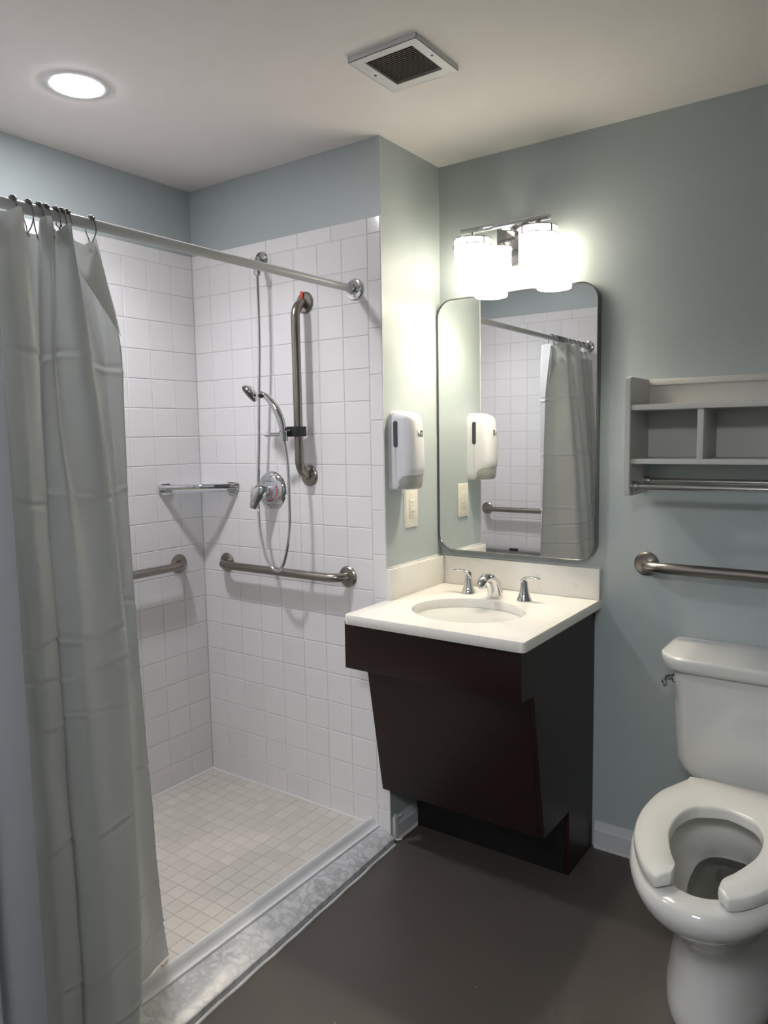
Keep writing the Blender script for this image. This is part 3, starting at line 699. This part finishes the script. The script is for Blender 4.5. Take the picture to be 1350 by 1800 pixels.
# ------------------------------------------------------------------ vanity cabinet
CT = 0.8815; CB = 0.851; CXR = 0.6225; CYF = -0.2415
t = thing('vanity_cabinet', 'dark espresso wood vanity cabinet with a slanted knee panel under the white sink top', 'cabinet', (0.30, 0.2, 0))
side = [(D - 0.001, 0.0), (D - 0.001, CB), (-0.190, CB), (-0.190, 0.698), (-0.125, 0.692), (-0.046, 0.224), (0.158, 0.222), (0.158, 0.0)]
obj('side_panel', prism(nb(), side, 'x', 0.585, 0.601, 0.0008), 'wood', t)
side2 = [(D - 0.001, 0.0), (D - 0.001, CB), (0.006, CB), (0.006, 0.224), (0.158, 0.222), (0.158, 0.0)]
obj('side_panel', prism(nb(), side2, 'x', 0.0165, 0.0325), 'wood', t)
obj('apron', box(nb(), -0.018, 0.601, -0.212, -0.1905, 0.697, CB, 0.001), 'wood', t)
obj('apron_bottom', box(nb(), -0.017, 0.584, -0.190, -0.128, 0.698, 0.712), 'wood', t)
pn = [(-0.127, 0.706), (-0.112, 0.706), (-0.031, 0.232), (-0.044, 0.220)]
obj('knee_panel', prism(nb(), pn, 'x', 0.002, 0.5845, 0.0008), 'wood', t)
obj('bottom_panel', box(nb(), 0.033, 0.5845, -0.028, 0.16, 0.222, 0.238), 'wood', t)
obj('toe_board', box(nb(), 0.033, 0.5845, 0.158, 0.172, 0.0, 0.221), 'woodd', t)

# worktop with undermount hole
t = thing('sink_countertop', 'white quartz vanity top with backsplashes and an oval sink cutout', 'countertop', (0.31, 0.1, CT))
cx, cy, ra, rb = 0.308, 0.018, 0.186, 0.163
def outer(a):
    x0, x1, y0, y1, r = 0.0005, CXR, CYF, D - 0.0005, 0.018
    d = V((math.cos(a), math.sin(a)))
    best = 1e9
    for n, lim in (((1, 0), x1 - cx), ((-1, 0), cx - x0), ((0, 1), y1 - cy), ((0, -1), cy - y0)):
        k = d.x * n[0] + d.y * n[1]
        if k > 1e-9: best = min(best, lim / k)
    return V((cx, cy)) + d * best
angs = [2 * PI * i / 96 for i in range(96)]
cor = [math.atan2(y - cy, x - cx) % (2 * PI) for x in (0.0005, CXR) for y in (CYF, D - 0.0005)]
angs = sorted(set([round(a, 6) for a in angs] + [round(c_, 6) for c_ in cor] + [round(c_ + e, 6) for c_ in cor for e in (-.05, -.03, -.015, .015, .03, .05)]))
def fixc(p):
    r = 0.016
    for X, s in ((CXR, 1), (0.0005, -1)):
        ccx, ccy = X - s * r, CYF + r
        if (p.x - ccx) * s > 0 and p.y < ccy:
            v = (p - V((ccx, ccy)))
            if v.length > r: p = V((ccx, ccy)) + v.normalized() * r
    return p
O = [fixc(outer(a)) for a in angs]; I = [V((cx + ra * math.cos(a), cy + rb * math.sin(a))) for a in angs]
bm = nb(); e = 0.0025
def ring(P, z, sh=0.0): return [V((p.x + (cx - p.x) * sh, p.y + (cy - p.y) * sh, z)) for p in P]
secs = [ring(I, CB), ring(I, CT - e), ring(I, CT, -0.008), ring(O, CT, 0.006), ring(O, CT - e), ring(O, CB + 0.001), ring(O, CB, 0.003)]
loft(bm, secs + [secs[0]], False, False); bmesh.ops.remove_doubles(bm, verts=bm.verts, dist=1e-6)
obj('slab', bm, 'quartz', t, ang=40)
obj('backsplash', box(nb(), 0.0005, 0.6215, 0.3595, D - 0.0005, CT, 0.9885, 0.0015), 'quartz', t)
obj('side_splash', box(nb(), 0.0005, 0.0215, -0.001, 0.359, CT, 0.9885, 0.0015), 'quartz', t)
bm = tube(nb(), [(0.002, D - 0.001, 0.990), (0.62, D - 0.001, 0.990)], 0.0025, 6); tube(bm, [(0.001, 0.0, 0.990), (0.001, D - .002, 0.990)], 0.0025, 6)
obj('caulk_bead', bm, 'caulk', t)

# sink bowl
t = thing('sink_basin', 'oval white undermount sink basin set in the vanity top', 'sink', (cx, cy, CB))
prof = [(1.06, CB), (1.0, CB), (0.985, CB - 0.02), (0.94, CB - 0.05), (0.84, CB - 0.085), (0.62, CB - 0.118), (0.35, CB - 0.132), (0.12, CB - 0.136)]
bm = nb(); secs = [[V((cx + k * ra * math.cos(2 * PI * i / 64), cy + k * rb * math.sin(2 * PI * i / 64), z - 0.0005)) for i in range(64)] for k, z in prof]
secs += [[p + (V((0, 0, -0.008)) if j > 2 else V((0, 0, -0.004))) + V(((p.x - cx) * 0.03, (p.y - cy) * 0.03, 0)) for p in s] for j, s in reversed(list(enumerate(secs)))]
obj('bowl', loft(bm, secs, True, False), 'sinkp', t, ang=60)
obj('drain', lathe(nb(), [(0.001, 0.004), (0.016, 0.004), (0.022, 0.001), (0.024, 0.0)], (cx, cy, CB - 0.137), (0, 0, 1), 24), 'chrome', t)
obj('overflow_hole', lathe(nb(), [(0.001, 0.002), (0.007, 0.002), (0.009, 0.0)], (cx, cy + rb * 0.94, CB - 0.05), (0, -1, 0.3), 16), 'chrome', t)

# faucet: spout + two lever handles
t = thing('bathroom_faucet', 'chrome widespread faucet with curved spout and two lever handles behind the sink', 'faucet', (0.297, 0.232, CT))
CT += 0.0008
b0 = V((0.297, 0.236, CT))
secs = []
for (dy, z, rx, ry, tilt) in [(0, 0, .0275, .0275, 0), (0, .004, .0275, .0275, 0), (-.001, .012, .0265, .026, .05), (-.005, .032, .0245, .0245, .25), (-.016, .052, .0225, .022, .6), (-.034, .067, .0205, .0185, .95), (-.058, .075, .019, .0155, 1.25), (-.082, .075, .0175, .0145, 1.6), (-.100, .067, .016, .0135, 2.1), (-.106, .056, .0135, .0125, 2.7)]:
    u = V((1, 0, 0)); v = V((0, math.cos(tilt), math.sin(tilt)))
    secs.append([b0 + V((0, dy, z)) + u * rx * math.cos(2 * PI * i / 24) + v * ry * math.sin(2 * PI * i / 24) for i in range(24)])
sp = obj('spout', loft(nb(), secs), 'chrome', t, ang=60)
obj('aerator', lathe(nb(), [(0.011, 0), (0.0115, 0.006), (0.010, 0.012), (0.001, 0.012)], b0 + V((0, -0.1065, 0.060)), (0, -0.15, -1), 20), 'chrome', sp)
obj('pop_up_rod', lathe(nb(), [(0.003, 0), (0.003, 0.03), (0.0055, 0.034), (0.0055, 0.042), (0.001, 0.045)], b0 + V((0, 0.034, 0)), (0, 0, 1), 12), 'chrome', t)
for x, y, s in ((0.188, 0.243, -1), (0.407, 0.234, 1)):
    h = obj('handle', lathe(nb(), [(0.0255, 0), (0.0255, 0.003), (0.021, 0.012), (0.0155, 0.03), (0.012, 0.052), (0.0115, 0.060), (0.010, 0.066), (0.001, 0.068)], (x, y, CT), (0, 0, 1), 28), 'chrome', t)
    secs = []
    for (dx, z, wd, th_) in [(-0.012, .056, .004, .004), (-0.010, .066, .011, .007), (0.002, .075, .011, .006), (0.018, .080, .0095, .004), (0.036, .081, .0115, .0035), (0.052, .080, .011, .003), (0.060, .0795, .004, .002)]:
        secs.append([V((x + s * dx, y - 0.1 * abs(dx), CT + z)) + V((0, 1, 0)) * wd * math.cos(2 * PI * i / 16) + V((-0.25 * s, 0, .95)) * th_ * math.sin(2 * PI * i / 16) for i in range(16)])
    obj('lever', loft(nb(), secs), 'chrome', h, ang=60)

CT -= 0.0008
# ------------------------------------------------------------------ mirror
t = thing('wall_mirror', 'tall rounded rectangle mirror in a thin nickel frame above the sink', 'mirror', (0.306, D, 1.47))
x0, x1, z0, z1 = 0.003, 0.611, 1.012, 1.934
yo, yi = 0.347, 0.3505
bm = nb(); s = []
for d_, y in ((0.0, D - 0.001), (0.0, yo + 0.001), (0.0008, yo), (0.0032, yo), (0.0040, yo + 0.0008), (0.0040, D - 0.001)):
    s.append([V((x, y, z)) for x, z in rrect(x0 + d_, x1 - d_, z0 + d_, z1 - d_, 0.062 - d_, 12)])
loft(bm, s + [s[0]], False, False); bmesh.ops.remove_doubles(bm, verts=bm.verts, dist=1e-6)
M['framem'] = mat('dark_brushed_frame', (0.24, 0.235, 0.23), 0.25, 1.0, noise=0.04)
obj('frame', bm, 'framem', t)
obj('glass', prism(nb(), rrect(x0 + .0042, x1 - .0042, z0 + .0042, z1 - .0042, 0.058, 12), 'y', yi, yi + 0.004), 'mirror', t)

# ------------------------------------------------------------------ vanity light
t = thing('vanity_light', 'chrome bar light with two glowing frosted glass shades above the mirror', 'wall light', (0.31, D, 2.09))
M['chromed'] = mat('dark_reflecting_chrome', (0.62, 0.61, 0.60), 0.09, 1.0)
obj('wall_plate', box(nb(), 0.245, 0.375, D - 0.024, D - 0.0005, 2.018, 2.150, 0.002), 'chromed', t)
obj('bar', box(nb(), 0.150, 0.472, 0.268, 0.292, 2.131, 2.146, 0.0015), 'chrome', t)
obj('arm', box(nb(), 0.292, 0.330, 0.292, D - 0.022, 2.131, 2.146, 0.001), 'chrome', t)
bm = nb()
for x in (0.285, 0.335): sphere(bm, (x, D - 0.0275, 2.10), 0.0065)
obj('finial', bm, 'chrome', t)
for x in (0.190, 0.430):
    c = V((x, 0.280, 0))
    hd = obj('shade_holder', lathe(nb(), [(0.010, 0.0), (0.010, 0.018), (0.030, 0.020), (0.064, 0.022), (0.0665, 0.024), (0.0665, 0.0265), (0.0625, 0.0275)], (x, 0.28, 2.132), (0, 0, -1), 40, cap=False), 'chrome', t)
    obj('ring', lathe(nb(), [(0.0625, 0), (0.0668, 0), (0.0668, 0.003), (0.0625, 0.003), (0.0625, 0)], (x, 0.28, 2.087), (0, 0, -1), 40, cap=False), 'framem', hd)
    bm = nb()
    for k in range(4):
        a = math.radians(45 + 90 * k + 20); p = c + V((math.cos(a) * 0.0655, math.sin(a) * 0.0655, 2.0955)); box(bm, p.x - .0022, p.x + .0022, p.y - .0022, p.y + .0022, 2.084, 2.107)
    obj('spacers', bm, 'framem', hd, kind='stuff')
    obj('glass_shade', lathe(nb(), [(0.020, 2.108), (0.058, 2.108), (0.061, 2.105), (0.0605, 2.06), (0.059, 1.945), (0.0575, 1.937), (0.0555, 1.937), (0.0555, 1.947), (0.0575, 2.06), (0.057, 2.101), (0.020, 2.103), (0.020, 2.108)], (x, 0.28, 0), (0, 0, 1), 40, cap=False), 'shade', t)
    obj('bulb', lathe(nb(), [(0.001, 1.972), (0.014, 1.975), (0.024, 1.987), (0.027, 2.003), (0.022, 2.025), (0.013, 2.045), (0.012, 2.075), (0.001, 2.076)], (x, 0.28, 0), (0, 0, 1), 24), 'bulb', t)

# ------------------------------------------------------------------ soap dispenser + outlet
t = thing('soap_dispenser', 'white wall soap dispenser with dark side window and grey push bar beside the mirror', 'soap dispenser', (0.0, 0.075, 1.40))
ya, yb = 0.024, 0.119
def dsec(z, dep, ins, a=0.045, pw=2.7):
    ym, hw = (ya + yb) / 2, (yb - ya) / 2 - ins
    pts = [V((0.0, ym - hw + 0.002, z))]
    for j in range(25):
        an = math.radians(-90 + 180 * j / 24); c_, s_ = max(math.cos(an), 0), math.sin(an)
        pts.append(V((max(dep - a, 0.004) + min(a, dep - 0.004) * c_ ** (2 / pw), ym + hw * math.copysign(abs(s_) ** (2 / pw), s_), z)))
    return pts + [V((0.0, ym + hw - 0.002, z))]
S_ = [(1.262, 0.050, .010), (1.265, 0.058, .006), (1.272, 0.061, .003), (1.285, 0.066, .001), (1.298, 0.075, 0), (1.306, 0.085, 0), (1.311, 0.097, 0), (1.314, 0.101, 0), (1.34, 0.1025, 0), (1.40, 0.1025, 0), (1.46, 0.099, 0), (1.498, 0.094, .001),
      (1.508, 0.090, .003), (1.517, 0.080, .008), (1.524, 0.062, .016), (1.528, 0.036, .026)]
obj('housing', loft(nb(), [dsec(*a) for a in S_]), 'plastw', t, ang=50)
obj('push_bar', loft(nb(), [dsec(1.264, 0.088, .008), dsec(1.268, 0.093, .004), dsec(1.29, 0.097, .0015), dsec(1.318, 0.0985, .0015)]), 'plastg', t, ang=50)
for s in (0, 1):
    y0_, y1_ = (ya - 0.0012, ya + 0.004) if s == 0 else (yb - 0.004, yb + 0.0012)
    obj('side_window', prism(nb(), rrect(0.024, 0.040, 1.405, 1.494, 0.0079, 5), 'y', y0_, y1_), 'dgrey', t)
    obj('side_seam', box(nb(), 0.0315, 0.0323, (ya - 0.0002 if s == 0 else yb - 0.003), (ya + 0.003 if s == 0 else yb + 0.0002), 1.29, 1.405), 'mgrey', t)
obj('lower_band', loft(nb(), [dsec(1.2655, 0.0600, .0035), dsec(1.272, 0.0625, .0017), dsec(1.283, 0.0668, -.0004), dsec(1.2835, 0.064, .002)]), 'plastw', t, ang=50)
XL = 0.0985
lb = obj('label', box(nb(), XL, XL + 0.0022, 0.057, 0.088, 1.438, 1.462, 0.0005), 'label', t)
X2 = XL + 0.0021
obj('label_print', box(nb(), X2, X2 + 0.0005, 0.0725, 0.0865, 1.4395, 1.4605), 'black', lb)
obj('label_mark', box(nb(), X2 + 0.0004, X2 + 0.0008, 0.077, 0.0805, 1.443, 1.455), 'label', lb)
bm = nb()
for k in range(3): box(bm, X2, X2 + 0.0005, 0.0605 + k * .0033, 0.0625 + k * .0033, 1.441, 1.455 - k * .003)
obj('label_stripes', bm, 'dgrey', lb, kind='stuff')

t = thing('wall_outlet', 'ivory double electrical outlet under the soap dispenser', 'outlet', (0.0, 0.162, 1.184))
obj('cover_plate', box(nb(), 0.0, 0.006, 0.123, 0.201, 1.118, 1.250, 0.002), 'ivory', t)
iv = obj('receptacle', box(nb(), 0.005, 0.0085, 0.145, 0.179, 1.150, 1.218, 0.001), 'ivory', t)
bm = nb()
for z in (1.167, 1.201):
    box(bm, 0.0084, 0.0089, 0.155, 0.157, z + 0.002, z + 0.010); box(bm, 0.0084, 0.0089, 0.167, 0.169, z + 0.003, z + 0.009); disc(bm, (0.0084, 0.162, z - 0.006), (1, 0, 0), 0.0022, 0.0005, 8)
obj('slot', bm, 'dgrey', iv)
for z in (1.133, 1.235): obj('screw', disc(nb(), (0.006, 0.162, z), (1, 0, 0), 0.003, 0.0008, 10), 'ivory', t)
obj('gasket', box(nb(), 0.0, 0.0035, 0.117, 0.1225, 1.112, 1.246), 'caulk', t)

# ------------------------------------------------------------------ towel shelf
t = thing('towel_shelf', 'white wall shelf with three cubbies and two towel rails over the toilet', 'shelf', (1.06, D, 1.25))
SX0, SX1 = 0.752, 1.375
def sidep(x0, x1):
    p = [(D - 0.001, 1.607), (0.196, 1.607), (0.183, 1.604), (0.179, 1.594), (0.179, 1.272), (0.183, 1.258), (0.196, 1.252), (D - 0.001, 1.252)]
    return prism(nb(), p, 'x', x0, x1, 0.002)
obj('side_panel', sidep(SX0, SX0 + 0.018), 'shelfp', t); obj('side_panel', sidep(SX1 - 0.018, SX1), 'shelfp', t)
a, b = SX0 + 0.018, SX1 - 0.018
obj('shelf_board', box(nb(), a, b, 0.185, D - 0.001, 1.508, 1.524, 0.001), 'shelfp', t)
obj('shelf_board', box(nb(), a, b, 0.190, D - 0.001, 1.349, 1.364, 0.001), 'shelfp', t)
obj('back_panel', box(nb(), a, b, 0.371, D - 0.0005, 1.364, 1.590), 'shelfp', t)
obj('top_rail', box(nb(), a, b, 0.364, D - 0.0005, 1.588, 1.607, 0.001), 'shelfp', t)
for x in (0.955, 1.158): obj('divider', box(nb(), x, x + 0.017, 0.192, 0.371, 1.364, 1.508, 0.0008), 'shelfp', t)
for y, z in ((0.207, 1.280), (0.335, 1.290)):
    r_ = obj('towel_rail', tube(nb(), [(a + 0.004, y, z), (b - 0.004, y, z)], 0.0095, 16), 'nickel', t)
    for x, s in ((a, 1), (b, -1)):
        obj('rail_socket', lathe(nb(), [(0.0165, 0), (0.0165, 0.006), (0.0145, 0.008), (0.0145, 0.012), (0.0135, 0.020), (0.0098, 0.022)], (x, y, z), (s, 0, 0), 20), 'nickel', r_)

# ------------------------------------------------------------------ toilet
TX = 1.111
t = thing('toilet', 'white two-piece toilet with elongated bowl and open-front seat beside the vanity', 'toilet', (TX, 0, 0))
def egg(yb_, yf, hw, z, n=48, pw=2.25, ymax=None):
    """outline: back yb_, front yf (more negative), half width hw; widest nearer the back"""
    out = []; yc = yb_ + (yf - yb_) * 0.42
    for i in range(n):
        a = 2 * PI * i / n; c_, s_ = math.cos(a), math.sin(a)
        x = math.copysign(abs(c_) ** (2 / pw), c_) * hw
        y = yc + (abs(s_) ** (2 / (pw if s_ > 0 else 2.0))) * ((yb_ - yc) if s_ > 0 else (yf - yc))
        out.append(V((TX + x, y, z)))
    return out
rim = 0.440
S_ = [(0.300, -0.315, 0.135, 0.0, 2.6), (0.300, -0.322, 0.138, 0.02, 2.6), (0.290, -0.320, 0.133, 0.06, 2.6), (0.270, -0.300, 0.118, 0.14, 2.5), (0.250, -0.300, 0.112, 0.20, 2.4), (0.235, -0.335, 0.122, 0.255, 2.3),
      (0.22, -0.400, 0.148, 0.305, 2.2), (0.21, -0.455, 0.170, 0.345, 2.2), (0.205, -0.485, 0.182, 0.368, 2.2), (0.20, -0.499, 0.195, 0.385, 2.2), (0.20, -0.508, 0.203, 0.405, 2.2), (0.20, -0.508, 0.205, 0.420, 2.2), (0.20, -0.500, 0.200, rim - 0.006, 2.2), (0.20, -0.492, 0.191, rim, 2.2),
      (0.02, -0.440, 0.132, rim, 2.1), (0.012, -0.433, 0.127, rim - 0.004, 2.1), (0.010, -0.430, 0.125, rim - 0.012, 2.1), (0.012, -0.432, 0.127, rim - 0.045, 2.1), (0.020, -0.436, 0.133, rim - 0.05, 2.1),
      (0.015, -0.425, 0.128, rim - 0.075, 2.1), (0.020, -0.385, 0.110, rim - 0.115, 2.1), (0.040, -0.290, 0.090, rim - 0.150, 2.3), (0.040, -0.275, 0.083, rim - 0.154, 2.6), (0.045, -0.230, 0.072, rim - 0.175, 2.8), (0.046, -0.200, 0.064, rim - 0.182, 3.0), (0.038, -0.052, 0.037, rim - 0.184, 3.2), (0.035, -0.047, 0.034, rim - 0.188, 3.2), (0.030, -0.042, 0.030, rim - 0.225, 3.2)]
bm = loft(nb(), [egg(a_, b_, c_, z_, 56, p_) for a_, b_, c_, z_, p_ in S_], True, True)
obj('bowl', bm, 'porc', t, ang=55)
bm = nb(); bm.faces.new([bm.verts.new(p) for p in egg(0.040, -0.262, 0.080, rim - 0.159, 32, 2.7)])
obj('water', bm, 'water', t, fix=False)
# seat: open-front horseshoe
def seat():
    zt, zb = 0.476, 0.446
    Lo, Li = [], []
    n = 40
    half = []
    # outer half outline from back centre to the front tip (right side), then mirrored
    outp = [(0, .087), (.117, .087), (.130, .062), (.150, .012), (.172, -.045), (.183, -.110), (.186, -.200), (.174, -.288), (.150, -.358), (.122, -.415), (.096, -.450), (.072, -.468)]
    inp = [(0, -.070), (.020, -.075), (.045, -.087), (.067, -.101), (.085, -.130), (.096, -.170), (.0995, -.215), (.096, -.262), (.084, -.308), (.066, -.358), (.049, -.396), (.048, -.440)]
    o_ = [V((p[0], p[1], 0)) for p in outp]; i_ = [V((p[0], p[1], 0)) for p in inp]
    o_ = catmull(o_, 4); i_ = catmull(i_, 4)
    bm = nb(); secs = []
    R = list(zip(o_, i_)); Lh = [(V((-a.x, a.y, 0)), V((-b.x, b.y, 0))) for a, b in R[1:]][::-1]
    m0 = R[-1]; 
    allp = Lh + R
    for a, b in allp:
        d = (a - b); Ld = d.length; d = d / Ld
        s_ = []
        for k, h in ((0.0, zb), (0.0, zt - 0.010), (0.012, zt - 0.003), (0.05, zt), (0.5, zt + 0.0015), (0.93, zt - 0.002), (0.98, zt - 0.006), (1.0, zt - 0.014), (1.0, zb + 0.002), (0.985, zb)):
            p = b + d * Ld * k; s_.append(V((TX + p.x, p.y, h)))
        secs.append(s_)
    loft(bm, secs, True, True)
    es = [e for e in bm.edges if len(e.link_faces) == 2 and any(len(f.verts) > 4 for f in e.link_faces)]
    bmesh.ops.bevel(bm, geom=es, offset=0.007, segments=3, affect='EDGES', profile=0.5)
    return bm
st_ = obj('seat', seat(), 'seat', t, ang=50)
for s in (-1, 1):
    obj('hinge', box(nb(), TX + s * 0.07 - 0.022, TX + s * 0.07 + 0.022, 0.040, 0.080, rim - 0.002, 0.4465, 0.002), 'seat', t)
# tank
def tsec(z, x0, x1, y0, y1, r):
    pts = []
    for (cx_, cy_, a0, rr) in ((x1 - r, y1 - 0.015, 0, None), (x0 + r, y1 - 0.015, 90, None), (x0 + r, y0 + r, 180, r), (x1 - r, y0 + r, 270, r)):
        R = rr or 0.015
        if rr is None: cx_ = (x1 - R) if a0 == 0 else (x0 + R)
        for j in range(9):
            a = math.radians(a0 + 90 * j / 8); pts.append(V((cx_ + R * math.cos(a), cy_ + R * math.sin(a), z)))
    # bow the front
    for p in pts:
        if p.y < y0 + 0.02: p.y -= 0.012 * (1 - ((p.x - TX) / ((x1 - x0) / 2)) ** 2)
    return pts
TS = [(0.432, .150, .165, .345, .030), (0.440, .163, .160, .350, .034), (0.460, .180, .156, .352, .036), (0.485, .189, .153, .354, .038), (0.60, .195, .149, .358, .040), (0.72, .200, .146, .360, .042), (0.752, .201, .146, .360, .042)]
obj('tank', loft(nb(), [tsec(z, TX - h, TX + h, a_, b_, r) for z, h, a_, b_, r in TS]), 'porc', t, ang=50)
TL = [(0.7525, .222, .136, .368, .060), (0.755, .232, .131, .370, .070), (0.765, .238, .127, .371, .080), (0.787, .2425, .124, .372, .085), (0.793, .240, .127, .370, .083), (0.7955, .232, .134, .364, .078)]
obj('tank_lid', loft(nb(), [tsec(z, TX - h, TX + h, a_, b_, r) for z, h, a_, b_, r in TL]), 'porc', t, ang=50)
obj('tank_neck', box(nb(), TX - 0.11, TX + 0.11, 0.16, 0.32, 0.39, 0.434, 0.01), 'porc', t)
hx, hy, hz = TX - 0.1985, 0.182, 0.717
fl = obj('flush_lever', lathe(nb(), [(0.014, -0.004), (0.014, 0.004), (0.010, 0.008), (0.001, 0.009)], (hx, hy, hz), (-1, -0.25, 0), 18), 'chrome', t, label='chrome flush lever')
obj('lever_arm', tube(nb(), [(hx - 0.006, hy + 0.004, hz + 0.001), (hx - 0.013, hy - 0.006, hz + 0.002), (hx - 0.020, hy - 0.020, hz + 0.001), (hx - 0.019, hy - 0.040, hz - 0.003), (hx - 0.012, hy - 0.055, hz - 0.006), (hx - 0.010, hy - 0.058, hz - 0.006)], [0.006, 0.0085, 0.009, 0.009, 0.008, 0.004], 12), 'chrome', fl)
